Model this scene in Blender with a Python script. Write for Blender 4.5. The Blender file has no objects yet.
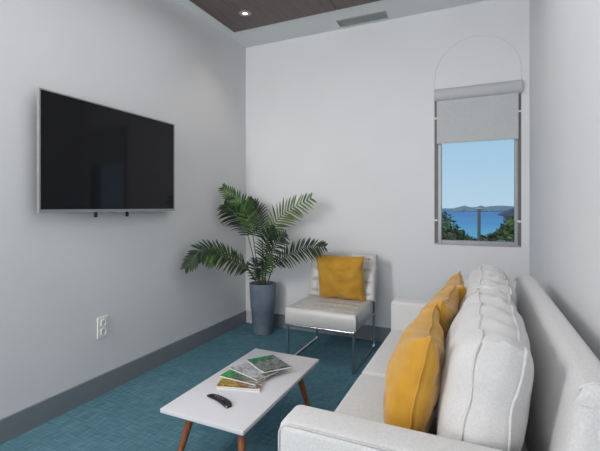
import bpy, bmesh, math, random
from mathutils import Vector, Matrix, noise
PI = math.pi
sc = bpy.context.scene
C = sc.collection
R = math.radians

# ------------------------------------------------------------------ camera
cam_d = bpy.data.cameras.new('camera'); cam = bpy.data.objects.new('camera', cam_d); C.objects.link(cam)
cam_d.sensor_width = 36.0; cam_d.sensor_fit = 'HORIZONTAL'
cam_d.lens = 417.0 / 600.0 * 36.0
cam_d.shift_x = (300 - 272) / 600.0
cam_d.shift_y = (207 - 225.5) / 600.0
cam_d.clip_end = 20000; cam_d.clip_start = 0.02
cam.location = (0, 0, 1.153)
cam.rotation_euler = (R(90), 0, math.atan(207 / 417.0))
sc.camera = cam

# ------------------------------------------------------------------ world, sun, big lights, exposure
w = bpy.data.worlds.new('sky'); sc.world = w; w.use_nodes = True
nt = w.node_tree; nt.nodes.clear()
wo = nt.nodes.new('ShaderNodeOutputWorld'); bg = nt.nodes.new('ShaderNodeBackground')
tc = nt.nodes.new('ShaderNodeTexCoord'); sx = nt.nodes.new('ShaderNodeSeparateXYZ'); rp = nt.nodes.new('ShaderNodeValToRGB')
nt.links.new(tc.outputs['Generated'], sx.inputs[0]); nt.links.new(sx.outputs['Z'], rp.inputs[0])
rp.color_ramp.elements[0].position = 0.0; rp.color_ramp.elements[0].color = (0.54, 0.73, 0.88, 1)
rp.color_ramp.elements[1].position = 0.5; rp.color_ramp.elements[1].color = (0.22, 0.43, 0.80, 1)
e = rp.color_ramp.elements.new(0.14); e.color = (0.42, 0.65, 0.87, 1)
nt.links.new(rp.outputs[0], bg.inputs[0]); bg.inputs[1].default_value = 0.92
nt.links.new(bg.outputs[0], wo.inputs[0])

def light(name, kind, loc, energy, color=(1, 1, 1), rot=None, **kw):
    d = bpy.data.lights.new(name, kind); d.energy = energy; d.color = color
    for k, v in kw.items(): setattr(d, k, v)
    o = bpy.data.objects.new(name, d); C.objects.link(o); o.location = loc
    if rot: o.rotation_euler = rot
    return o
def aim(o, target):
    o.rotation_euler = (Vector(target) - o.location).to_track_quat('-Z', 'Y').to_euler()

light('sun', 'SUN', (0, -30, 40), 1.3, (1, 0.96, 0.9), (R(48), 0, R(-25)), angle=R(1))
# added area lamps without a source: key from left, ceiling and room fills
a = light('key_light', 'AREA', (-1.88, -0.55, 1.98), 44, (1.0, 0.985, 0.97), shape='RECTANGLE', size=0.36, size_y=0.8)
aim(a, (-0.5, 3.4, 0.75))
b = light('ceiling_bounce', 'AREA', (-0.85, 1.3, 2.6), 16, (0.98, 0.99, 1.0), (0, 0, 0), shape='RECTANGLE', size=1.8, size_y=2.6)
f = light('room_fill', 'AREA', (-0.88, -4.0, 1.45), 86, (0.985, 0.99, 1.0), (R(90), 0, 0), shape='RECTANGLE', size=2.2, size_y=2.3)

sc.view_settings.view_transform = 'Standard'
sc.view_settings.look = 'None'
sc.view_settings.gamma = 1.0
sc.view_settings.exposure = 0.0
sc.view_settings.use_curve_mapping = False

# ------------------------------------------------------------------ helpers: materials
def lin(c):
    return tuple(((v / 255.0) / 12.92 if v / 255.0 <= 0.04045 else ((v / 255.0 + 0.055) / 1.055) ** 2.4) for v in c) + (1,)
def mat(name, c1, c2=None, rough=0.6, metal=0.0, scale=30.0, stretch=(1, 1, 1), bump=0.0, bump_scale=None, spec=0.5, sheen=0.0, coat=0.0, detail=3.0):
    m = bpy.data.materials.new(name); m.use_nodes = True
    n = m.node_tree; bs = n.nodes['Principled BSDF']
    bs.inputs['Roughness'].default_value = rough; bs.inputs['Metallic'].default_value = metal
    bs.inputs['Specular IOR Level'].default_value = spec
    bs.inputs['Sheen Weight'].default_value = sheen; bs.inputs['Coat Weight'].default_value = coat
    t = n.nodes.new('ShaderNodeTexCoord'); mp = n.nodes.new('ShaderNodeMapping'); mp.inputs['Scale'].default_value = stretch
    n.links.new(t.outputs['Object'], mp.inputs[0])
    nz = n.nodes.new('ShaderNodeTexNoise'); nz.inputs['Scale'].default_value = scale; nz.inputs['Detail'].default_value = detail
    n.links.new(mp.outputs[0], nz.inputs['Vector'])
    r = n.nodes.new('ShaderNodeValToRGB')
    r.color_ramp.elements[0].position = 0.32; r.color_ramp.elements[1].position = 0.68
    r.color_ramp.elements[0].color = c1; r.color_ramp.elements[1].color = c2 or c1
    n.links.new(nz.outputs['Fac'], r.inputs[0]); n.links.new(r.outputs[0], bs.inputs['Base Color'])
    if bump:
        b2 = n.nodes.new('ShaderNodeTexNoise'); b2.inputs['Scale'].default_value = bump_scale or scale * 4
        n.links.new(mp.outputs[0], b2.inputs['Vector'])
        bp = n.nodes.new('ShaderNodeBump'); bp.inputs['Strength'].default_value = bump; bp.inputs['Distance'].default_value = 0.004
        n.links.new(b2.outputs['Fac'], bp.inputs['Height']); n.links.new(bp.outputs[0], bs.inputs['Normal'])
    return m
def L(r, g, b): return (r, g, b, 1)

M = {}
M['wall'] = mat('wall_paint', L(.70, .705, .72), L(.715, .72, .735), .75, scale=3, bump=.05, bump_scale=150, spec=.25)
M['ceil'] = mat('ceiling_paint', L(.72, .75, .745), L(.73, .76, .755), .8, scale=3)
M['base'] = mat('grey_baseboard_paint', L(.19, .21, .235), L(.205, .225, .25), .5, scale=5)
M['pale'] = mat('pale_baseboard', L(.5, .5, .51), None, .5)
M['panelwood'] = mat('dark_brown_ceiling_laminate', L(.10, .076, .068), L(.15, .118, .107), .5, scale=6, stretch=(14, .6, 1), detail=6)
M['black'] = mat('black_plastic', L(.012, .012, .013), None, .4)
M['screen'] = mat('tv_glass', L(.009, .009, .011), None, .06, spec=.22)
M['silver'] = mat('brushed_silver', L(.36, .36, .36), L(.40, .40, .40), .4, metal=.7)
M['chrome'] = mat('polished_chrome', L(.46, .465, .47), None, .24, metal=1)
M['white_plastic'] = mat('white_plastic', L(.78, .78, .77), None, .35)
M['table'] = mat('white_lacquer', L(.61, .61, .64), L(.59, .59, .62), .28, scale=4)
M['walnut'] = mat('walnut_wood', L(.155, .052, .020), L(.30, .105, .040), .4, scale=8, stretch=(12, 12, 1.2), detail=5)
M['leather'] = mat('cream_leather', L(.46, .455, .44), L(.50, .495, .48), .34, scale=12, bump=.12, bump_scale=220)
M['sofa'] = mat('light_grey_upholstery', L(.51, .51, .515), L(.595, .595, .595), .9, scale=190, bump=.25, bump_scale=420, sheen=.25, spec=.15)
M['cushion'] = mat('off_white_upholstery', L(.54, .535, .535), L(.605, .60, .60), .9, scale=190, bump=.25, bump_scale=420, sheen=.25, spec=.15)
M['piping'] = mat('shaded_piping', L(.42, .42, .43), L(.5, .5, .5), .9, scale=200)  # sofa fabric, darkened to paint the shadow line along the arm piping
M['mustard'] = mat('mustard_velvet', L(.45, .230, .024), L(.55, .300, .044), .85, scale=9, bump=.15, bump_scale=300, sheen=.3, spec=.1, detail=5)
M['pot'] = mat('blue_grey_clay', L(.125, .160, .215), L(.205, .245, .30), .75, scale=7, detail=6, bump=.2, bump_scale=60)
M['soil'] = mat('dark_soil', L(.015, .012, .008), L(.05, .04, .028), .95, scale=60, bump=.6)
def leaf(name, c1, c2):
    m = mat(name, c1, c2, .42, scale=12)
    n = m.node_tree; nz = next(q for q in n.nodes if q.type == 'TEX_NOISE'); rp2 = next(q for q in n.nodes if q.type == 'VALTORGB')
    ge = n.nodes.new('ShaderNodeNewGeometry'); mx = n.nodes.new('ShaderNodeMath'); mx.operation = 'MULTIPLY_ADD'; mx.inputs[1].default_value = .55
    sc2 = n.nodes.new('ShaderNodeMath'); sc2.operation = 'MULTIPLY'; sc2.inputs[1].default_value = .48
    n.links.new(nz.outputs['Fac'], sc2.inputs[0]); n.links.new(ge.outputs['Random Per Island'], mx.inputs[0]); n.links.new(sc2.outputs[0], mx.inputs[2])
    n.links.new(mx.outputs[0], rp2.inputs[0]); rp2.color_ramp.elements[0].position = .25; rp2.color_ramp.elements[1].position = .8
    return m
M['leafa'] = leaf('palm_green', L(.012, .036, .012), L(.10, .20, .045))
M['leafb'] = leaf('palm_yellow_green', L(.035, .075, .022), L(.19, .28, .085))
M['leafd'] = leaf('palm_dark_green', L(.007, .016, .010), L(.038, .072, .034))
M['stem'] = mat('palm_stem_green', L(.07, .10, .045), L(.13, .16, .08), .5, scale=20)
M['blind'] = mat('grey_blind_weave', L(.45, .465, .47), L(.54, .555, .56), .9, scale=90, stretch=(1, 1, 3))
M['alu'] = mat('grey_aluminium', L(.30, .30, .31), L(.34, .34, .35), .4, metal=.3, scale=5)
M['darkalu'] = mat('dark_grey_track', L(.12, .12, .125), None, .5)
M['ventm'] = mat('vent_grey_metal', L(.30, .32, .315), L(.33, .35, .345), .5)
M['paper'] = mat('white_paper_edges', L(.78, .78, .77), L(.62, .62, .61), .7, scale=8, stretch=(1, 1, 80))

# carpet: crossed woven threads in two teal tones
def carpet():
    m = bpy.data.materials.new('teal_carpet_weave'); m.use_nodes = True
    n = m.node_tree; bs = n.nodes['Principled BSDF']; bs.inputs['Roughness'].default_value = .95; bs.inputs['Specular IOR Level'].default_value = .1
    t = n.nodes.new('ShaderNodeTexCoord')
    fac = []
    for st in ((9, 130, 1), (130, 9, 1), (3, 3, 1)):
        mp = n.nodes.new('ShaderNodeMapping'); mp.inputs['Scale'].default_value = st
        n.links.new(t.outputs['Object'], mp.inputs[0])
        z = n.nodes.new('ShaderNodeTexNoise'); z.inputs['Scale'].default_value = 1.0; z.inputs['Detail'].default_value = 4
        n.links.new(mp.outputs[0], z.inputs['Vector']); fac.append(z)
    ad = n.nodes.new('ShaderNodeMath'); ad.operation = 'ADD'; n.links.new(fac[0].outputs['Fac'], ad.inputs[0]); n.links.new(fac[1].outputs['Fac'], ad.inputs[1])
    a2 = n.nodes.new('ShaderNodeMath'); a2.operation = 'MULTIPLY_ADD'; a2.inputs[1].default_value = .25
    n.links.new(fac[2].outputs['Fac'], a2.inputs[0]); n.links.new(ad.outputs[0], a2.inputs[2])
    ml = n.nodes.new('ShaderNodeMath'); ml.operation = 'MULTIPLY'; ml.inputs[1].default_value = .444; n.links.new(a2.outputs[0], ml.inputs[0])
    r = n.nodes.new('ShaderNodeValToRGB'); cr = r.color_ramp
    cr.elements[0].position = .32; cr.elements[0].color = L(.040, .105, .145)
    cr.elements[1].position = .68; cr.elements[1].color = L(.165, .265, .305)
    q = cr.elements.new(.5); q.color = L(.078, .180, .228)
    n.links.new(ml.outputs[0], r.inputs[0]); n.links.new(r.outputs[0], bs.inputs['Base Color'])
    bp = n.nodes.new('ShaderNodeBump'); bp.inputs['Strength'].default_value = .35; bp.inputs['Distance'].default_value = .004
    n.links.new(ml.outputs[0], bp.inputs['Height']); n.links.new(bp.outputs[0], bs.inputs['Normal'])
    return m
M['carpet'] = carpet()
def emit(name, c, s):
    m = bpy.data.materials.new(name); m.use_nodes = True; n = m.node_tree; bs = n.nodes['Principled BSDF']
    bs.inputs['Emission Color'].default_value = c; bs.inputs['Emission Strength'].default_value = s; return m
M['lamp'] = emit('downlight_glow', L(1, .80, .58), 5)
def glass():
    m = bpy.data.materials.new('window_glass'); m.use_nodes = True; n = m.node_tree; n.nodes.clear()
    o = n.nodes.new('ShaderNodeOutputMaterial'); mx = n.nodes.new('ShaderNodeMixShader'); tr = n.nodes.new('ShaderNodeBsdfTransparent')
    gl = n.nodes.new('ShaderNodeBsdfGlossy'); gl.inputs['Roughness'].default_value = .3; fr = n.nodes.new('ShaderNodeFresnel'); fr.inputs[0].default_value = 1.12
    tr.inputs[0].default_value = (.95, .97, .97, 1)
    n.links.new(fr.outputs[0], mx.inputs[0]); n.links.new(tr.outputs[0], mx.inputs[1]); n.links.new(gl.outputs[0], mx.inputs[2]); n.links.new(mx.outputs[0], o.inputs[0])
    return m
M['glass'] = glass()

# ------------------------------------------------------------------ helpers: geometry
def obj(name, bm, m, parent=None, smooth=False, auto=None):
    me = bpy.data.meshes.new(name)
    bmesh.ops.recalc_face_normals(bm, faces=bm.faces[:])
    for f in bm.faces: f.smooth = smooth or auto is not None
    if auto is not None:
        for ed in bm.edges:
            if len(ed.link_faces) == 2 and ed.calc_face_angle(0) > R(auto): ed.smooth = False
    bm.to_mesh(me); bm.free()
    o = bpy.data.objects.new(name, me); C.objects.link(o)
    if m is not None:
        for x in (m if isinstance(m, (list, tuple)) else [m]): me.materials.append(x)
    if parent is not None: o.parent = parent
    return o
def thing(name, label, cat, loc=(0, 0, 0), rot=(0, 0, 0), group=None):
    o = bpy.data.objects.new(name, None); C.objects.link(o); o.location = loc; o.rotation_euler = rot; o.empty_display_size = .1
    tag(o, label, cat, group); return o
def tag(o, label, cat, group=None):
    o['label'] = label; o['category'] = cat
    if group: o['group'] = group
    return o
def struct(name, bm, m, parent=None, **k):
    o = obj(name, bm, m, parent, **k)
    if parent is None: o['kind'] = 'structure'
    return o
def box(bm, x0, x1, y0, y1, z0, z1, bev=0.0, seg=2):
    v = [bm.verts.new((x, y, z)) for x in (x0, x1) for y in (y0, y1) for z in (z0, z1)]
    fs = [(0, 1, 3, 2), (4, 6, 7, 5), (0, 4, 5, 1), (2, 3, 7, 6), (0, 2, 6, 4), (1, 5, 7, 3)]
    f = [bm.faces.new([v[i] for i in q]) for q in fs]
    if bev:
        eds = list({e for q in f for e in q.edges})
        bmesh.ops.bevel(bm, geom=eds, offset=bev, segments=seg, profile=.5, affect='EDGES')
    return v
def B(*a, **k):
    bm = bmesh.new(); box(bm, *a, **k); return bm
def tube(bm, pts, r, n=8, closed=False, cap=True):
    pts = [Vector(p) for p in pts]; N = len(pts); rings = []
    rr = r if isinstance(r, (list, tuple)) else [r] * N
    up = None
    for i, p in enumerate(pts):
        a = pts[(i - 1) % N] if (closed or i > 0) else p
        b2 = pts[(i + 1) % N] if (closed or i < N - 1) else p
        t = (b2 - a).normalized()
        if up is None:
            up = Vector((0, 0, 1)) if abs(t.z) < .9 else Vector((1, 0, 0))
        s = t.cross(up)
        if s.length < 1e-5: s = t.cross(Vector((0, 1, .3)))
        s.normalize(); up = s.cross(t).normalized()
        rings.append([bm.verts.new(p + (s * math.cos(2 * PI * k / n) + up * math.sin(2 * PI * k / n)) * rr[i]) for k in range(n)])
    for i in range(N if closed else N - 1):
        A, D = rings[i], rings[(i + 1) % N]
        for k in range(n): bm.faces.new((A[k], A[(k + 1) % n], D[(k + 1) % n], D[k]))
    if cap and not closed:
        bm.faces.new(rings[0][::-1]); bm.faces.new(rings[-1])
    return bm
def T(pts, r, **k): return tube(bmesh.new(), pts, r, **k)
def lathe(bm, prof, n=32, c=(0, 0, 0)):
    rings = []
    for r, z in prof:
        rings.append([bm.verts.new((c[0] + r * math.cos(2 * PI * k / n), c[1] + r * math.sin(2 * PI * k / n), c[2] + z)) for k in range(n)])
    for i in range(len(rings) - 1):
        for k in range(n): bm.faces.new((rings[i][k], rings[i][(k + 1) % n], rings[i + 1][(k + 1) % n], rings[i + 1][k]))
    bm.faces.new(rings[0][::-1]); bm.faces.new(rings[-1])
    return bm
def spline(P, n):
    P = [Vector(p) for p in P]; out = []
    Q = [P[0] * 2 - P[1]] + P + [P[-1] * 2 - P[-2]]
    segs = len(P) - 1
    for k in range(n + 1):
        s = k / n * segs; i = min(int(s), segs - 1); t = s - i
        a, b2, c, d = Q[i:i + 4]
        out.append(.5 * ((2 * b2) + (c - a) * t + (2 * a - 5 * b2 + 4 * c - d) * t * t + (3 * b2 - a - 3 * c + d) * t ** 3))
    return out

# ------------------------------------------------------------------ room shell
XL, XR, YB, YF, H = -2.09, .335, 3.62, -4.2, 2.745
TH = .16
struct('floor', B(XL - TH, XR + TH, YF - TH, YB + TH, -.15, 0), M['carpet'])
struct('ceiling', B(XL - TH, XR + TH, YF - TH, YB + TH, H, H + .15), M['ceil'])
struct('wall_left', B(XL - TH, XL, YF - TH, YB + TH, 0, H), M['wall'])
struct('wall_right', B(XR, XR + TH, YF - TH, YB + TH, 0, H), M['wall'])
struct('wall_front', B(XL, XR, YF - TH, YF, 0, H), M['wall'])
WX0, WX1, WZ0, WZ1 = -.324, .283, .850, 2.06
bm = bmesh.new()
box(bm, XL, WX0, YB, YB + TH, 0, H); box(bm, WX1, XR, YB, YB + TH, 0, H)
box(bm, WX0, WX1, YB, YB + TH, 0, WZ0); box(bm, WX0, WX1, YB, YB + TH, WZ1, H)
struct('wall_back', bm, M['wall'])
# entrance door in the wall behind the photographer
d = struct('door_1', B(-.75, .10, YF, YF + .035, 0, 2.1, bev=.004), M['walnut'])
obj('door_handle', T([(-.68, YF + .035, 1.0), (-.68, YF + .085, 1.0), (-.56, YF + .085, 1.0)], .01), M['chrome'], d)
# baseboards
struct('baseboard_left', B(XL, XL + .012, YF, YB, 0, .12, bev=.002), M['base'])
struct('baseboard_back', B(-1.86, XR, YB - .012, YB, 0, .125, bev=.002), M['base'])
struct('trim_1', B(XL + .012, -1.86, YB - .011, YB, 0, .125, bev=.002), M['pale'])  # stretch of baseboard left of the pot, paler than the rest
struct('baseboard_right', B(XR - .012, XR, YF, YB - .012, 0, .12, bev=.002), M['base'])
# faint arch groove over the window: plaster bead of the closed-up arched opening
xc, ra, zs = -.019, .303, 2.185
pts = [(xc - ra, YB, 2.10), (xc - ra, YB, 2.14)] + [(xc - ra * math.cos(PI * k / 40), YB, zs + ra * math.sin(PI * k / 40)) for k in range(41)] + [(xc + ra, YB, 2.14), (xc + ra, YB, 2.10)]
struct('trim_2', T(pts, .0042, n=6), M['wall'], smooth=True)
# dark wood panels in the ceiling
px = [-1.992, -1.023, -.40, .232]
for i in range(3):
    struct('trim_%d' % (3 + i), B(px[i] + .002, px[i + 1] - .002, YF + .1, 3.237, H - .008, H, bev=.001), M['panelwood'])

# ------------------------------------------------------------------ window
wf = bmesh.new()
fy0, fy1 = YB + .012, YB + .07
box(wf, WX0, WX0 + .052, fy0, fy1, WZ0, WZ1, bev=.003); box(wf, WX1 - .042, WX1, fy0, fy1, WZ0, WZ1, bev=.003)
box(wf, WX0 + .052, WX1 - .042, fy0, fy1, WZ0, WZ0 + .035, bev=.003); box(wf, WX0 + .052, WX1 - .042, fy0, fy1, WZ1 - .05, WZ1, bev=.003)
win = struct('window_1', wf, M['alu'])
sb = bmesh.new()
box(sb, WX0 + .002, WX0 + .024, fy0 - .010, fy0, WZ0 + .002, 2.0); box(sb, WX1 - .022, WX1 - .002, fy0 - .010, fy0, WZ0 + .002, 2.0)
obj('side_track', sb, M['darkalu'], win)
sl = bmesh.new(); box(sl, WX0 + .002, WX1 - .002, YB - .004, fy0, WZ0 + .001, WZ0 + .014, bev=.002)
obj('window_sill', sl, M['alu'], win)
obj('window_glass', B(WX0 + .05, WX1 - .04, YB + .036, YB + .042, WZ0 + .033, WZ1 - .048), M['glass'], win)
for x, z in ((WX0 + .012, 1.045), (WX1 - .012, 1.045), (WX0 + .012, 1.87), (WX1 - .012, 1.87)):
    obj('guide_clip', B(x - .012, x + .012, YB - .006, YB + .003, z - .007, z + .007, bev=.002), M['white_plastic'], win)

t = thing('roller_blind', 'grey woven roller blind half lowered over the window', 'blind', (-.019, YB, 2.0))
cs = bmesh.new()
prof = []
for k in range(13):
    an = PI * k / 12
    prof.append((-.045 * math.sin(an), 2.054 - YB * 0 - .050 * math.cos(an)))
n0 = len(prof); va = []
for x in (-.305, .305):
    va.append([cs.verts.new((x, p[0] - .0005, p[1] - 2.0)) for p in prof])
for i in range(n0):
    j = (i + 1) % n0; cs.faces.new((va[0][i], va[0][j], va[1][j], va[1][i]))
cs.faces.new(va[0]); cs.faces.new(va[1][::-1])
obj('cassette', cs, M['blind'], t, auto=40)
obj('blind_fabric', B(-.286, .283, -.014, -.011, -.325, .006), M['blind'], t)
obj('bottom_bar', B(-.286, .283, -.018, -.008, -.338, -.322, bev=.003), M['blind'], t)

# ------------------------------------------------------------------ ceiling fittings
t = thing('ceiling_downlight', 'round glowing recessed downlight in the dark wood ceiling panel', 'light', (-1.711, 2.951, H - .008))
obj('trim_ring', lathe(bmesh.new(), [(.040, 0), (.052, 0), (.052, -.004), (.046, -.007), (.040, -.005)], 32), M['silver'], t, auto=40)
obj('lamp_lens', lathe(bmesh.new(), [(.0395, -.0005), (.0395, -.0035), (.02, -.005), (.001, -.0055)], 32), M['lamp'], t, smooth=True)
sp = light('downlight_beam', 'SPOT', (-1.711, 2.951, H - .03), 6, (1, .86, .68), (0, 0, 0), spot_size=R(100), spot_blend=.8, shadow_soft_size=.04)
t = thing('ceiling_vent', 'grey slotted air vent in the white ceiling border', 'vent', (-.889, 3.497, H))
fr = bmesh.new()
box(fr, -.205, .205, -.065, -.055, -.007, 0); box(fr, -.205, .205, .055, .065, -.007, 0)
box(fr, -.205, -.195, -.055, .055, -.007, 0); box(fr, .195, .205, -.055, .055, -.007, 0)
obj('vent_frame', fr, M['ventm'], t)
sl = bmesh.new()
for k in range(7):
    y = -.046 + k * .0153
    v = box(sl, -.194, .194, y - .004, y + .004, -.006, -.001)
obj('louvres', sl, M['ventm'], t)
obj('backing', B(-.195, .195, -.055, .055, -.001, 0), M['darkalu'], t)

# ------------------------------------------------------------------ television
t = thing('television', 'large flat black television with thin silver bezel mounted on left wall', 'television', (-2.05, 1.906, 1.443))
TW, THH = 1.058, .640
bz = bmesh.new()
y0, y1, z0, z1 = -TW / 2, TW / 2, -THH / 2, THH / 2
box(bz, .022, .040, y0, y0 + .008, z0, z1); box(bz, .022, .040, y1 - .008, y1, z0, z1)
box(bz, .022, .040, y0 + .010, y1 - .008, z0, z0 + .017); box(bz, .022, .040, y0 + .010, y1 - .008, z1 - .007, z1)
obj('bezel', bz, M['silver'], t)
obj('screen', B(.016, .037, y0 + .010, y1 - .008, z0 + .017, z1 - .007), M['screen'], t)
obj('back_case', B(-.012, .016, y0 + .03, y1 - .03, z0 + .03, z1 - .05, bev=.006), M['black'], t)
obj('wall_bracket', B(-.0395, -.012, -.22, .22, -.12, .14, bev=.004), M['black'], t)
obj('logo_plate', B(.040, .042, -.018, .022, z0 - .004, z0 + .007), M['ventm'], t)
for y in (-.142, .105):
    obj('mount_tab', B(-.008, .006, y - .008, y + .008, z0 - .032, z0 + .06, bev=.002), M['black'], t)

# ------------------------------------------------------------------ wall outlet
t = thing('wall_outlet', 'small white double power outlet plate low on left wall', 'outlet', (XL, 1.846, .41))
obj('cover_plate', B(0, .007, -.040, .040, -.064, .064, bev=.003), M['white_plastic'], t)
for z in (-.027, .027):
    so = obj('socket', B(.007, .010, -.017, .017, z - .019, z + .019, bev=.006), M['white_plastic'], t)
    hb = bmesh.new(); box(hb, .0095, .0105, -.009, -.006, z - .003, z + .009); box(hb, .0095, .0105, .006, .009, z - .003, z + .009); box(hb, .0095, .0105, -.003, .003, z - .013, z - .008)
    obj('socket_slot', hb, M['alu'], so)

# ------------------------------------------------------------------ coffee table
TX0, TX1, TY0, TY1, TZ = -1.210, -.802, 1.370, 2.212, .300
cx, cy = (TX0 + TX1) / 2, (TY0 + TY1) / 2
t = thing('coffee_table', 'low white rectangular coffee table with splayed walnut legs', 'table', (cx, cy, 0))
hw, hl = (TX1 - TX0) / 2, (TY1 - TY0) / 2
obj('tabletop', B(-hw, hw, -hl, hl, TZ - .018, TZ, bev=.003), M['table'], t, auto=30)
for sxx in (-1, 1):
    for syy in (-1, 1):
        top = Vector((sxx * (hw - .085), syy * (hl - .125), TZ - .018)); bot = Vector((sxx * (hw - .030), syy * (hl - .055), 0))
        lg = T([bot, bot.lerp(top, .02), bot.lerp(top, .5), top], [.0105, .0115, .0155, .0195], n=16)
        obj('leg', lg, M['walnut'], t, auto=40)
for y in (-hl + .125, hl - .125):
    obj('leg_rail', B(-hw + .09, hw - .09, y - .01, y + .01, TZ - .036, TZ - .018), M['walnut'], t)

# ------------------------------------------------------------------ magazines
def cover(name, cols, seed, scale=9):
    m = bpy.data.materials.new(name); m.use_nodes = True; n = m.node_tree; bs = n.nodes['Principled BSDF']; bs.inputs['Roughness'].default_value = .3
    t = n.nodes.new('ShaderNodeTexCoord'); mp = n.nodes.new('ShaderNodeMapping'); mp.inputs['Location'].default_value = (seed, seed * .7, 0); mp.inputs['Scale'].default_value = (1, 1.7, 1)
    mp.inputs['Rotation'].default_value = (0, 0, .6)
    n.links.new(t.outputs['Object'], mp.inputs[0])
    z = n.nodes.new('ShaderNodeTexVoronoi'); z.inputs['Scale'].default_value = scale * 4; z.feature = 'SMOOTH_F1'
    nz = n.nodes.new('ShaderNodeTexNoise'); nz.inputs['Scale'].default_value = scale * 2; nz.inputs['Detail'].default_value = 5
    n.links.new(mp.outputs[0], z.inputs['Vector']); n.links.new(mp.outputs[0], nz.inputs['Vector'])
    sp2 = n.nodes.new('ShaderNodeSeparateXYZ'); n.links.new(t.outputs['Object'], sp2.inputs[0])
    md = n.nodes.new('ShaderNodeMath'); md.operation = 'MULTIPLY_ADD'; md.inputs[1].default_value = 2.2
    n.links.new(sp2.outputs['X'], md.inputs[0]); n.links.new(nz.outputs['Fac'], md.inputs[2])
    ad = n.nodes.new('ShaderNodeMath'); ad.operation = 'MULTIPLY_ADD'; ad.inputs[1].default_value = .35
    n.links.new(z.outputs['Distance'], ad.inputs[0]); nz.inputs['Roughness'].default_value = .75; n.links.new(md.outputs[0], ad.inputs[2])
    r = n.nodes.new('ShaderNodeValToRGB'); cr = r.color_ramp; cr.interpolation = 'LINEAR'
    k = len(cols)
    cr.elements[0].position = .36; cr.elements[0].color = cols[0]; cr.elements[1].position = .92; cr.elements[1].color = cols[-1]
    for i in range(1, k - 1):
        q = cr.elements.new(.36 + .56 * i / (k - 1)); q.color = cols[i]
    n.links.new(ad.outputs[0], r.inputs[0]); n.links.new(r.outputs[0], bs.inputs['Base Color'])
    return m
G, DG = L(.03, .26, .07), L(.015, .03, .02)
mags = [
    ('plain white-edged magazine lying at the very bottom of the fan', (-1.022, 1.734), 15, .0075, .148, [L(.5, .5, .5), L(.4, .4, .4), L(.6, .6, .6)], 9.1, 0),
    ('magazine with yellow and brown front, near the bottom of the fan', (-1.025, 1.738), 17, .0065, .150, [L(.50, .36, .02), L(.12, .07, .03), L(.45, .36, .05), L(.30, .10, .05), L(.06, .05, .04), L(.50, .48, .44)], 3.1, 0),
    ('magazine with bright green corner, just above the yellow one in the fan', (-1.040, 1.800), -4, .0055, .150, [G, L(.06, .36, .09), DG, L(.20, .22, .18), L(.09, .07, .05), L(.35, .34, .30)], 7.7, 0),
    ('magazine with pale grey front, second from the top of the fan', (-1.028, 1.862), -19, .0055, .148, [L(.52, .52, .55), L(.40, .40, .43), L(.15, .15, .17), L(.55, .55, .57), L(.30, .30, .31), L(.10, .10, .10)], 1.3, 0),
    ('magazine with green and dark blue-grey front, on top of the fan', (-.988, 1.953), -36, .0065, .160, [G, L(.02, .20, .08), L(.015, .04, .05), L(.30, .32, .30), L(.01, .015, .018), L(.34, .35, .33), L(.01, .012, .012)], 5.2, .006),
]
zt = TZ
for lab, (x, y), ang, th, wd, cols, seed, curl in mags:
    t = thing('magazine', lab, 'magazine', (x, y, zt), (0, 0, R(ang)), 'magazines fanned on the coffee table')
    ln = .208
    def sheet(z0, z1, ex):
        bm = bmesh.new(); N = 12; rows = []
        for k in range(N + 1):
            u = k / N; xx = -ln / 2 - ex + (ln + 2 * ex) * u
            c = curl * max(0, (u - .55) / .45) ** 2
            rows.append([bm.verts.new((xx, yy, zz + c)) for yy, zz in ((-wd / 2 - ex, z0), (wd / 2 + ex, z0), (wd / 2 + ex, z1), (-wd / 2 - ex, z1))])
        for k in range(N):
            for q in range(4): bm.faces.new((rows[k][q], rows[k][(q + 1) % 4], rows[k + 1][(q + 1) % 4], rows[k + 1][q]))
        bm.faces.new(rows[0]); bm.faces.new(rows[-1][::-1]); return bm
    obj('pages', sheet(0, th - .0006, 0), M['paper'], t)
    obj('front_cover', sheet(th - .0006, th, .0006), cover('cover_print', cols, seed), t)
    zt += th + .0002

# ------------------------------------------------------------------ remote control
t = thing('remote_control', 'black curved television remote lying on the coffee table', 'remote', (-1.022, 1.532, TZ), (0, 0, R(-20)))
bm = bmesh.new(); N = 16; rows = []
for k in range(N + 1):
    u = -1 + 2 * k / N; x = .078 * u
    yo = .012 * (1 - u * u) ; hwid = (.016 + .007 * (u + 1) / 2) * (1 - abs(u) ** 8 * .45)
    hz = (.013 + .006 * (u + 1) / 2) * (1 - abs(u) ** 8 * .5)
    rows.append([bm.verts.new((x, yo + a2 * hwid, z * hz)) for a2, z in ((-.8, .03), (.8, .03), (1, .35), (.85, .8), (.4, 1), (-.4, 1), (-.85, .8), (-1, .35))])
for k in range(N):
    for q in range(8): bm.faces.new((rows[k][q], rows[k][(q + 1) % 8], rows[k + 1][(q + 1) % 8], rows[k + 1][q]))
bm.faces.new(rows[0]); bm.faces.new(rows[-1][::-1])
obj('remote_body', bm, mat('remote_black', L(.012, .012, .014), None, .22), t, auto=50)
bz = bmesh.new()
for i in range(4):
    for j in (-1, 0, 1):
        u = -.35 + i * .22
        box(bz, .078 * u - .004, .078 * u + .004, .012 * (1 - u * u) + j * .0085 - .003, .012 * (1 - u * u) + j * .0085 + .003, .0142 + .006 * (u + 1) / 2 - .003, .0142 + .006 * (u + 1) / 2 - .0005)
obj('buttons', bz, mat('grey_rubber', L(.10, .10, .11), None, .5), t)

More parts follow.
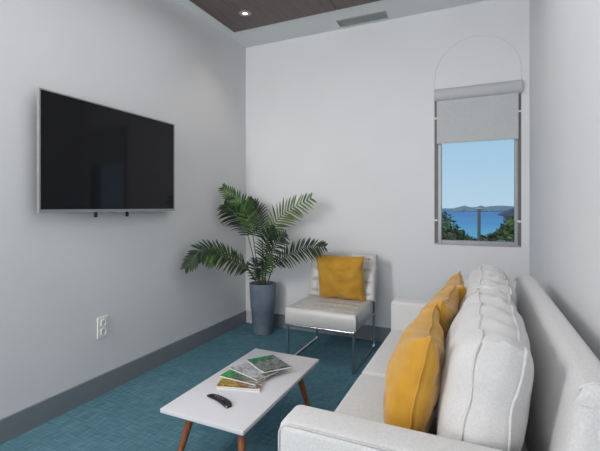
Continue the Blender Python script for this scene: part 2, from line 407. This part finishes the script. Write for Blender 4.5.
# ------------------------------------------------------------------ soft goods
def wr(p, s, a): return a * noise.noise(Vector(p) * s)
def pillow(Lw, Hh, Tk, seed=0, n=30, sag=0.0, back=1.0):
    """knife-edge scatter pillow in the local yz plane"""
    bm = bmesh.new(); G2 = {}
    for side in (1, -1):
        for i in range(n + 1):
            for j in range(n + 1):
                u = -1 + 2 * i / n; v = -1 + 2 * j / n
                edge = i in (0, n) or j in (0, n)
                if edge and side == -1: G2[(-1, i, j)] = G2[(1, i, j)]; continue
                y = u * Lw / 2 * (1 - .07 * (1 - v * v)); z = v * Hh / 2 * (1 - .07 * (1 - u * u))
                f = max(0, (1 - u ** 2) * (1 - v ** 2))
                x = side * Tk / 2 * f ** .34 * (back if side > 0 else 1)
                fold = math.sin(9 * u + 4 * v + seed) * .004 * (1 - f) + wr((u + seed, v, side), 2.3, .012) * f ** .3 + wr((u * 2 + seed, v * 2, side * 3), 3.5, .005)
                x += fold * (1 if not edge else .6)
                z -= sag * (1 - u * u) * max(0, v)
                y += wr((v * 1.5, seed, u), 1.7, .008); z += wr((u * 1.5, seed + 5, v), 1.7, .008)
                G2[(side, i, j)] = bm.verts.new((x, y, z))
    for side in (1, -1):
        for i in range(n):
            for j in range(n):
                bm.faces.new([G2[(side, i, j)], G2[(side, i + 1, j)], G2[(side, i + 1, j + 1)], G2[(side, i, j + 1)]])
    loop = [G2[(1, i, 0)].co.copy() for i in range(n)] + [G2[(1, n, j)].co.copy() for j in range(n)] + [G2[(1, i, n)].co.copy() for i in range(n, 0, -1)] + [G2[(1, 0, j)].co.copy() for j in range(n, 0, -1)]
    return bm, loop
def place_pillow(label, loc, rot, Lw, Hh, Tk, seed, group, sag=0.0):
    t = thing('throw_pillow', label, 'pillow', loc, rot, group)
    bm, loop = pillow(Lw, Hh, Tk, seed, sag=sag, back=.65 if sag else 1.0)
    obj('pillow_cover', bm, M['mustard'], t, smooth=True)
    obj('seam', T(loop, .0028, n=6, closed=True), M['mustard'], t, smooth=True)
    return t

def boxcushion(Tk, Lw, Hh, bf, bb, seed=0, n=22):
    """boxed cushion: faces at -x / +x bulge by bf / bb, ruched gusset all round"""
    def pos(a, u, v):      # a in [-1,1] through the thickness
        y = u * Lw / 2; z = v * Hh / 2
        f = (max(0, 1 - u * u) * max(0, 1 - v ** 2)) ** .38
        x = a * Tk / 2
        if abs(a) > .999: x += (-bf if a < 0 else bb) * f
        g = 1 - a * a
        y *= 1 - .03 * (1 - v * v) ; z *= 1 - .02 * (1 - u * u)
        y += math.copysign(.012 * g, u) * (abs(u) > .999); z += math.copysign(.012 * g, v) * (abs(v) > .999)
        if abs(v) > .999: z += .0055 * math.sin(u * 13 + seed + a) + wr((u * 5, a, seed), 1.6, .008)
        x += wr((u * 2 + seed, v * 2, a), .9, .010) + .003 * math.sin(11 * u + seed * 2 + 3 * v) * (abs(v) ** 3)
        z += wr((u * 2, v * 2 + seed, a * 2), 1.5, .008); y += wr((u * 2, v * 2, a * 2 + seed), 1.5, .006)
        return Vector((x, y, z))
    bm = bmesh.new(); m = 6; cache = {}
    def V(a, u, v):
        k = (round(a, 4), round(u, 4), round(v, 4))
        if k not in cache: cache[k] = bm.verts.new(pos(a, u, v))
        return cache[k]
    S = [-1 + 2 * i / n for i in range(n + 1)]; A = [-1 + 2 * i / m for i in range(m + 1)]
    for i in range(n):
        for j in range(n):
            for a in (-1, 1): bm.faces.new([V(a, S[i], S[j]), V(a, S[i + 1], S[j]), V(a, S[i + 1], S[j + 1]), V(a, S[i], S[j + 1])])
        for j in range(m):
            for v in (-1, 1):
                bm.faces.new([V(A[j], S[i], v), V(A[j + 1], S[i], v), V(A[j + 1], S[i + 1], v), V(A[j], S[i + 1], v)])
                bm.faces.new([V(A[j], v, S[i]), V(A[j + 1], v, S[i]), V(A[j + 1], v, S[i + 1]), V(A[j], v, S[i + 1])])
    loops = []
    for a in (-1, 1):
        loops.append([pos(a, s, -1) for s in S[:-1]] + [pos(a, 1, s) for s in S[:-1]] + [pos(a, s, 1) for s in S[:0:-1]] + [pos(a, -1, s) for s in S[:0:-1]])
    return bm, loops

# ------------------------------------------------------------------ sofa
SX, SY0, SY1 = -.458, .950, 2.580
so = thing('sofa', 'pale grey upholstered two-seat sofa with piped arms along right wall', 'sofa', (-.1, 1.765, 0))
def loc(bm):
    bmesh.ops.translate(bm, verts=bm.verts[:], vec=(.1, -1.765, 0)); return bm
obj('base', loc(B(SX + .015, .22, SY0 + .02, SY1 - .02, .10, .30, bev=.01)), M['sofa'], so, auto=40)
for (x, y) in ((SX + .06, SY0 + .07), (SX + .06, SY1 - .07), (.18, SY0 + .07), (.18, SY1 - .07)):
    obj('leg', loc(T([(x, y, 0), (x, y, .1)], [.014, .02], n=14)), M['walnut'], so, auto=40)
def rrect(x0, x1, z0, z1, r, y, n=6):
    P = []
    for cxx, czz, a0 in ((x1 - r, z1 - r, 0), (x0 + r, z1 - r, 90), (x0 + r, z0 + r, 180), (x1 - r, z0 + r, 270)):
        for k in range(n + 1):
            an = R(a0 + 90 * k / n); P.append((cxx + r * math.cos(an), y, czz + r * math.sin(an)))
    return P
for y0, y1, yo in ((SY0, SY0 + .125, SY0 + .006), (SY1 - .125, SY1, SY1 - .006)):
    am = obj('arm', loc(B(SX, .20, y0, y1, .13, .612, bev=.022, seg=4)), M['sofa'], so, smooth=True)
    obj('arm_piping', loc(T(rrect(SX + .004, .19, .135, .606, .03, yo), .0035, n=6, closed=True)), M['piping'], am, smooth=True)
# back: leaning slab with rounded top
bm = bmesh.new()
prof = [(.10, .30), (.262, .30), (.266, .74)]
for k in range(7): an = R(k * 15); prof.append((.236 + .030 * math.cos(an), .765 + .030 * math.sin(an)))
for k in range(7): an = R(90 + k * 13); prof.append((  .214 + .034 * math.cos(an), .763 + .034 * math.sin(an)))
ys = [1.02, 1.024, 1.034, 1.05] + [1.05 + i * (SY1 - .03 - 1.05) / 20 for i in range(1, 21)] + [SY1 - .014, SY1 - .004, SY1]
rows = []
for y in ys:
    ins = 0.0
    dd = min(y - 1.02, SY1 - y)
    if dd < .03: ins = .03 - math.sqrt(max(0, .03 ** 2 - (.03 - dd) ** 2))
    cxm, czm = .19, .5
    rows.append([bm.verts.new((x - ins * (1 if x > cxm else -1) * .8, y, z - (ins if z > czm else 0))) for x, z in prof])
for i in range(len(rows) - 1):
    for k in range(len(prof)):
        j = (k + 1) % len(prof); bm.faces.new((rows[i][k], rows[i][j], rows[i + 1][j], rows[i + 1][k]))
bm.faces.new(rows[0]); bm.faces.new(rows[-1][::-1])
bk = obj('backrest', loc(bm), M['sofa'], so, auto=50)
pp = [(.236 + .030 * math.cos(R(k * 15)), 1.046, .765 + .030 * math.sin(R(k * 15))) for k in range(7)] + [(.214 + .034 * math.cos(R(90 + k * 13)), 1.046, .763 + .034 * math.sin(R(90 + k * 13))) for k in range(6)]
obj('back_piping', loc(T(pp, .0025, n=6)), M['sofa'], bk, smooth=True)
# seat cushions
ym = (SY0 + .125 + SY1 - .125) / 2
for y0, y1 in ((SY0 + .127, ym - .002), (ym + .002, SY1 - .127)):
    bm = B(SX + .002, .15, y0, y1, .302, .45, bev=.022, seg=4)
    obj('seat_cushion', loc(bm), M['sofa'], so, smooth=True)
# loose back cushions
for y, ln, hh, zc, ry, sd, dx in ((1.435, .685, .375, .645, 9, 1.0, 0), (2.115, .655, .385, .650, 8, 4.3, .012)):
    bm, loops = boxcushion(.094, ln, hh, .08, .055, sd)
    cu = obj('back_cushion', bm, M['cushion'], so, auto=60)
    cu.location = (.1 + .018 + dx, y - 1.765, zc); cu.rotation_euler = (0, R(ry), 0)
    for lp in loops: obj('cushion_piping', T(lp, .004, n=6, closed=True), M['cushion'], cu, smooth=True)

# ------------------------------------------------------------------ yellow pillows
place_pillow('mustard pillow nearest the camera, on the sofa by the near arm', (-.160, 1.325, .638), (0, R(11), R(3)), .395, .375, .185, 1.0, 'mustard pillows', .03)
place_pillow('mustard pillow in the middle of the row of three on the sofa', (-.140, 1.705, .652), (0, R(12), R(-3)), .37, .375, .17, 3.0, 'mustard pillows', .02)
place_pillow('mustard pillow furthest along the sofa, beside its far arm', (-.108, 2.085, .645), (0, R(11), R(4)), .37, .38, .17, 6.0, 'mustard pillows', .02)

# ------------------------------------------------------------------ slipper chair
ch = thing('lounge_chair', 'armless cream leather tufted chair on chrome frame by back wall', 'chair', (-1.022, 3.10, 0))
def tufted(wx, wy, th, nx, ny, dep=.012, n=56):
    """slab in local xy, tufted +z face, rounded borders"""
    bm = bmesh.new(); g = {}
    bt = [((i + .5) / nx * 2 - 1, (j + .5) / ny * 2 - 1) for i in range(nx) for j in range(ny)]
    for i in range(n + 1):
        for j in range(n + 1):
            u = -1 + 2 * i / n; v = -1 + 2 * j / n
            e = max(abs(u), abs(v)); h = 0
            su = abs(math.sin(PI * (u + 1) / 2 * nx)) ; sv = abs(math.sin(PI * (v + 1) / 2 * ny))
            cu_ = abs(math.cos(PI * (u + 1) / 2 * nx)); cv_ = abs(math.cos(PI * (v + 1) / 2 * ny))
            if e < .93:
                # panel seams through the button rows, deep dimples at the buttons
                h -= dep * .45 * (math.exp(-(cu_ / .22) ** 2) + math.exp(-(cv_ / .22) ** 2))
                h -= dep * 1.0 * math.exp(-((cu_ / .34) ** 2 + (cv_ / .34) ** 2))
            k = max(0, (e - .93) / .07); h -= .010 * k * k
            g[i, j] = bm.verts.new((u * wx / 2, v * wy / 2, th / 2 + h + .010 * (1 - u * u) * (1 - v * v)))
    for i in range(n):
        for j in range(n): bm.faces.new([g[i, j], g[i + 1, j], g[i + 1, j + 1], g[i, j + 1]])
    ring = [g[i, 0] for i in range(n)] + [g[n, j] for j in range(n)] + [g[i, n] for i in range(n, 0, -1)] + [g[0, j] for j in range(n, 0, -1)]
    low = [bm.verts.new((v.co.x, v.co.y, -th / 2 + .006)) for v in ring]
    lo2 = [bm.verts.new((v.co.x * .98, v.co.y * .98, -th / 2)) for v in ring]
    m = len(ring)
    for k in range(m):
        bm.faces.new([ring[k], ring[(k + 1) % m], low[(k + 1) % m], low[k]]); bm.faces.new([low[k], low[(k + 1) % m], lo2[(k + 1) % m], lo2[k]])
    bm.faces.new(lo2)
    return bm
def bead(wx, wy, z): return [(-wx / 2, -wy / 2, z), (wx / 2, -wy / 2, z), (wx / 2, wy / 2, z), (-wx / 2, wy / 2, z)]
st = obj('seat', tufted(.53, .50, .122, 4, 4), M['leather'], ch, auto=50); st.location = (0, -.038, .352)
def buttons(par, wx, wy, zz):
    first = None
    for i in range(4):
        for j in range(4):
            if first is None:
                first = o = obj('button', lathe(bmesh.new(), [(.009, -.004), (.009, 0), (.006, .003), (.001, .004)], 12), M['leather'], par, smooth=True)
            else:
                o = first.copy(); C.objects.link(o); o.parent = par
            o.location = ((-1 + 2 * (i + .5) / 4) * wx / 2, (-1 + 2 * (j + .5) / 4) * wy / 2, zz)
buttons(st, .53, .50, .050)
bk = obj('backrest', tufted(.55, .37, .085, 4, 4), M['leather'], ch, auto=50)
bk.location = (.008, .258, .585); bk.rotation_euler = (R(90 - 14), 0, 0)
buttons(bk, .55, .37, .035)
for s in (-1, 1):
    x = s * .248; bm = bmesh.new(); q = .009
    box(bm, x - q, x + q, -.287, -.269, 0, .290, bev=.002); box(bm, x - q, x + q, .335, .353, 0, .52, bev=.002)
    box(bm, x - q, x + q, -.269, .335, 0, .016, bev=.002); box(bm, x - q, x + q, -.269, .335, .274, .290, bev=.002)
    obj('side_frame', bm, M['chrome'], ch)
for y, z in ((-.278, .279), (.344, .279), (.344, .50)):
    obj('cross_bar', B(-.239, .239, y - .008, y + .008, z - .009, z + .009, bev=.002), M['chrome'], ch)
place_pillow('square mustard pillow propped on the cream leather chair', (-.992, 3.232, .588), (0, R(15), R(-90)), .39, .385, .11, 9.0, None, 0.0)

# ------------------------------------------------------------------ potted palm
pl = thing('potted_palm', 'leafy palm in a tall blue-grey tapered pot in the room corner', 'plant', (-1.78, 3.395, 0))
PO = Vector((-1.78, 3.395, 0))
obj('pot', lathe(bmesh.new(), [(.085, 0), (.093, .006), (.108, .22), (.113, .224), (.124, .44), (.126, .452), (.122, .456), (.115, .452), (.112, .40), (.02, .395)], 40), M['pot'], pl, auto=50)
obj('soil', lathe(bmesh.new(), [(.1125, .402), (.1115, .425), (.06, .432), (.001, .434)], 32), M['soil'], pl, smooth=True)
rnd = random.Random(7)
def frond(P, m, Lm, start=.35, n=26, up=(0, 0, 1), spread=1.0, droop=.16, wid=.0085, facing=None):
    pts = spline([Vector(p) - PO for p in P], 40)
    bm = bmesh.new()
    tot = len(pts) - 1
    for k in range(n):
        f = k / (n - 1); t0 = start + (1 - start) * f
        s = min(t0 * tot, tot - .001); i = int(s); p = pts[i].lerp(pts[i + 1], s - i); tg = (pts[i + 1] - pts[i]).normalized()
        view = Vector(facing) if facing else Vector((.35, -.9, .25))
        sd = tg.cross(view).normalized(); nm = sd.cross(tg).normalized()
        ln = Lm * (math.sin(PI * (.16 + .74 * f)) ** .8) * rnd.uniform(.88, 1.1)
        for q in (-1, 1):
            lean = .75 + .55 * f
            d = (sd * q * spread + tg * lean + nm * rnd.uniform(-.15, .35)).normalized()
            w2 = wid * rnd.uniform(.85, 1.15); pr = None
            wv = d.cross(nm).normalized()
            cur = p.copy(); N = 5
            for j in range(N + 1):
                a = j / N
                pos = p + d * ln * a + Vector((0, 0, -1)) * droop * ln * a * a + nm * .0
                ww = w2 * (math.sin(PI * min(1, .18 + .82 * a)) ** .7 if a < 1 else .04)
                ww = max(ww, .0006)
                def cl(v):
                    wpt = v + PO
                    wpt.x = max(wpt.x, XL + .012); wpt.y = min(wpt.y, YB - .012); return wpt - PO
                A = bm.verts.new(cl(pos + wv * ww - nm * ww * .35)); Mi = bm.verts.new(cl(pos)); D = bm.verts.new(cl(pos - wv * ww - nm * ww * .35))
                if pr:
                    bm.faces.new((pr[0], pr[1], Mi, A)); bm.faces.new((pr[1], pr[2], D, Mi))
                pr = (A, Mi, D)
    o = obj('frond', bm, m, pl, smooth=True)
    sm = T(pts[::2], [.0062 * (1 - .75 * k / 20) for k in range(21)], n=7)
    obj('stalk', sm, M['stem'], o, smooth=True)
    return o
frond([(-1.800, 3.40, .425), (-1.840, 3.36, .739), (-1.835, 3.28, .964), (-1.865, 3.18, 1.165), (-1.985, 3.06, 1.315)], M['leafa'], .15, .42, 24)
frond([(-1.815, 3.41, .425), (-1.880, 3.37, .745), (-1.900, 3.29, .95), (-1.935, 3.18, 1.08), (-1.985, 3.08, 1.17)], M['leafd'], .17, .42, 20, droop=.3)
frond([(-1.780, 3.40, .425), (-1.796, 3.42, .708), (-1.806, 3.42, .900), (-1.840, 3.40, 1.080), (-1.905, 3.36, 1.205)], M['leafd'], .17, .46, 20, droop=.3)
frond([(-1.760, 3.40, .425), (-1.759, 3.42, .710), (-1.718, 3.42, .914), (-1.558, 3.38, 1.099), (-1.274, 3.28, 1.222)], M['leafb'], .19, .42, 20, wid=.0095)
frond([(-1.735, 3.38, .425), (-1.628, 3.32, .630), (-1.457, 3.22, .738), (-1.261, 3.12, .823), (-1.061, 3.02, .850)], M['leafd'], .15, .28, 26)
frond([(-1.815, 3.38, .425), (-1.853, 3.25, .590), (-1.867, 3.05, .690), (-1.900, 2.85, .765), (-1.930, 2.68, .765)], M['leafa'], .17, .26, 28, wid=.0095, facing=(.6, -.6, .3))
frond([(-1.825, 3.40, .425), (-1.876, 3.20, .665), (-1.900, 2.90, .796), (-1.945, 2.68, .815), (-1.985, 2.54, .700)], M['leafd'], .125, .30, 26, wid=.009, facing=(.7, -.5, .3))
frond([(-1.755, 3.36, .425), (-1.678, 3.28, .632), (-1.579, 3.18, .770), (-1.475, 3.10, .881), (-1.388, 3.03, .937)], M['leafd'], .14, .22, 22)
frond([(-1.775, 3.36, .425), (-1.700, 3.24, .580), (-1.610, 3.14, .67), (-1.51, 3.05, .74)], M['leafa'], .13, .2, 18)
frond([(-1.765, 3.37, .425), (-1.735, 3.31, .620), (-1.690, 3.25, .78), (-1.62, 3.19, .90), (-1.54, 3.14, .965)], M['leafd'], .13, .25, 20)
frond([(-1.785, 3.35, .425), (-1.770, 3.24, .550), (-1.720, 3.13, .65), (-1.66, 3.04, .72)], M['leafd'], .12, .2, 18)
# ------------------------------------------------------------------ the world outside the window
def ground():
    bm = bmesh.new(); rows = []
    for y, z in ((YB + TH + .02, -3.2), (20, -3.4), (45, -5), (120, -24), (160, -27)):
        rows.append([bm.verts.new((x, y, z)) for x in (-60, -20, 0, 20, 60)])
    for i in range(4):
        for k in range(4): bm.faces.new((rows[i][k], rows[i][k + 1], rows[i + 1][k + 1], rows[i + 1][k]))
    return bm
struct('ground', ground(), mat('scrub_ground', L(.05, .07, .03), L(.12, .12, .07), .95, scale=.6))
def sea_mat():
    m = bpy.data.materials.new('sea_water'); m.use_nodes = True; n = m.node_tree; bs = n.nodes['Principled BSDF']
    bs.inputs['Roughness'].default_value = .55; bs.inputs['Specular IOR Level'].default_value = .15
    t = n.nodes.new('ShaderNodeTexCoord'); s = n.nodes.new('ShaderNodeSeparateXYZ'); n.links.new(t.outputs['Object'], s.inputs[0])
    mr = n.nodes.new('ShaderNodeMapRange'); mr.inputs[1].default_value = 420; mr.inputs[2].default_value = 1500; n.links.new(s.outputs['Y'], mr.inputs[0])
    r = n.nodes.new('ShaderNodeValToRGB'); r.color_ramp.elements[0].color = L(.19, .52, .58); r.color_ramp.elements[1].color = L(.10, .27, .46)
    e2 = r.color_ramp.elements.new(.3); e2.color = L(.12, .36, .52)
    n.links.new(mr.outputs[0], r.inputs[0]); n.links.new(r.outputs[0], bs.inputs['Base Color']); return m
bm = bmesh.new(); v = [bm.verts.new(p) for p in ((-4000, 130, -26), (4000, 130, -26), (4000, 9000, -26), (-4000, 9000, -26))]; bm.faces.new(v)
struct('sea', bm, sea_mat())
def hills():
    bm = bmesh.new(); nx, ny = 90, 14; g = {}
    bumps = [(-120, 40, 18), (-85, 25, 22), (-45, 30, 14), (0, 30, 20), (14, 12, 12), (55, 40, 18), (110, 50, 22), (170, 60, 18), (-330, 90, 14), (300, 110, 26)]
    for i in range(nx + 1):
        for j in range(ny + 1):
            x = -500 + 1000 * i / nx; y = 2800 + 600 * j / ny
            h = sum(a * math.exp(-((x - c) / s) ** 2) for c, s, a in bumps) * .92 * math.exp(-((y - 3100) / 170) ** 2) + noise.noise(Vector((x * .04, y * .02, 0))) * 4
            if x < -230 and x > -255: h *= .4
            g[i, j] = bm.verts.new((x, y, -27 + max(0, h) * .8 + 2 + (11 if max(0, h) > 3 else 0)))
    for i in range(nx):
        for j in range(ny): bm.faces.new((g[i, j], g[i + 1, j], g[i + 1, j + 1], g[i, j + 1]))
    return bm
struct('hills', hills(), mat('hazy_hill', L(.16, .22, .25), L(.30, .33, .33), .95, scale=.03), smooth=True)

def bush(name, label, loc, crown, seed, col, nleaf=900, group=None, trunk=True):
    t = thing(name, label, 'tree' if 'tree' in name else 'bush', loc, (0, 0, 0), group)
    r2 = random.Random(seed); bm = bmesh.new()
    for (cx2, cy2, cz2, rad) in crown:
        for k in range(nleaf // len(crown)):
            d2 = Vector((r2.gauss(0, 1), r2.gauss(0, 1), r2.gauss(0, 1))).normalized() * rad * r2.uniform(.55, 1.05)
            p = Vector((cx2, cy2, cz2)) + d2; s = r2.uniform(.05, .11)
            ax = Vector((r2.gauss(0, 1), r2.gauss(0, 1), r2.gauss(0, .6))).normalized(); bx = ax.cross(Vector((r2.gauss(0, 1), r2.gauss(0, 1), r2.gauss(0, 1)))).normalized()
            bm.faces.new([bm.verts.new(p + ax * s), bm.verts.new(p + bx * s * .5), bm.verts.new(p - ax * s), bm.verts.new(p - bx * s * .5)])
    obj('foliage', bm, col, t)
    if trunk:
        bt2 = bmesh.new()
        for (cx2, cy2, cz2, rad) in crown: tube(bt2, [(cx2 * .2, cy2 * .2, 0), (cx2 * .6, cy2 * .6, cz2 * .6), (cx2, cy2, cz2)], [.09, .05, .02], n=7)
        obj('trunk', bt2, M['walnut'], t)
    return t
fg = mat('tree_leaf_green', L(.02, .055, .012), L(.13, .20, .045), .7, scale=.9)
fo = mat('bush_leaf_olive', L(.03, .05, .015), L(.16, .16, .06), .7, scale=.9)
fgr = mat('bush_leaf_grey_green', L(.10, .14, .08), L(.22, .25, .14), .7, scale=.9)
bush('tree', 'leafy green tree outside at the left side of the window view', (-1.05, 14.5, -3.3), [(-.1, 0, 3.75, .55), (.35, .2, 3.35, .42), (-.5, 0, 3.3, .6), (.1, -.2, 2.9, .6)], 1, fg, 2600)
bush('tree', 'leafy green tree outside at the right side of the window view', (.92, 14.5, -3.3), [(.1, 0, 3.65, .5), (-.25, .1, 3.3, .45), (.5, 0, 3.5, .6), (0, -.2, 2.8, .6)], 2, fg, 2600)
bush('bush', 'olive bush outside, low in the left half of the window view', (-.75, 11.6, -3.2), [(-.1, 0, 3.32, .4), (.22, 0, 3.18, .3), (0, 0, 2.6, .5), (-.45, 0, 3.1, .4)], 3, fo, 2400)
bush('bush', 'olive bush outside, low in the middle of the window view', (.02, 12.8, -3.2), [(-.15, 0, 3.15, .35), (.25, 0, 3.25, .35), (.05, 0, 2.6, .5)], 4, fo, 2000)
bush('bush', 'grey-green bush outside, low at the right of the window view', (.62, 9.6, -3.2), [(-.15, 0, 3.38, .33), (.15, 0, 3.45, .33), (.05, 0, 2.7, .45)], 5, fgr, 2000)
t = thing('utility_pole', 'slim grey pole standing outside in the middle of the window view', 'pole', (.0, 10.5, -3.25))
obj('pole_shaft', T([(0, 0, 0), (0, 0, 4.36)], [.05, .034], n=10), mat('grey_pole', L(.12, .13, .13), None, .6), t)
obj('pole_cap', T([(-.07, 0, 4.36), (.07, 0, 4.36)], .02, n=8), M['alu'], t)
t = thing('house', 'distant house with dark pitched roof at the right of the window view', 'house', (3.15, 32, -4.45))
obj('house_wall', B(-1.6, 1.6, -2, 2, 0, 5.1), mat('house_plaster', L(.45, .42, .38), None, .8), t)
bm = bmesh.new()
q = [bm.verts.new(p) for p in ((-2.0, -2.4, 5.05), (2.0, -2.4, 5.05), (2.0, 2.4, 5.05), (-2.0, 2.4, 5.05), (-.2, 0, 5.95), (2.0, 0, 5.95))]
for f in ((0, 1, 5, 4), (3, 4, 5, 2), (0, 4, 3), (1, 2, 5), (0, 3, 2, 1)): bm.faces.new([q[i] for i in f])
obj('roof', bm, mat('dark_roof', L(.07, .06, .07), L(.10, .09, .10), .8, scale=2), t)
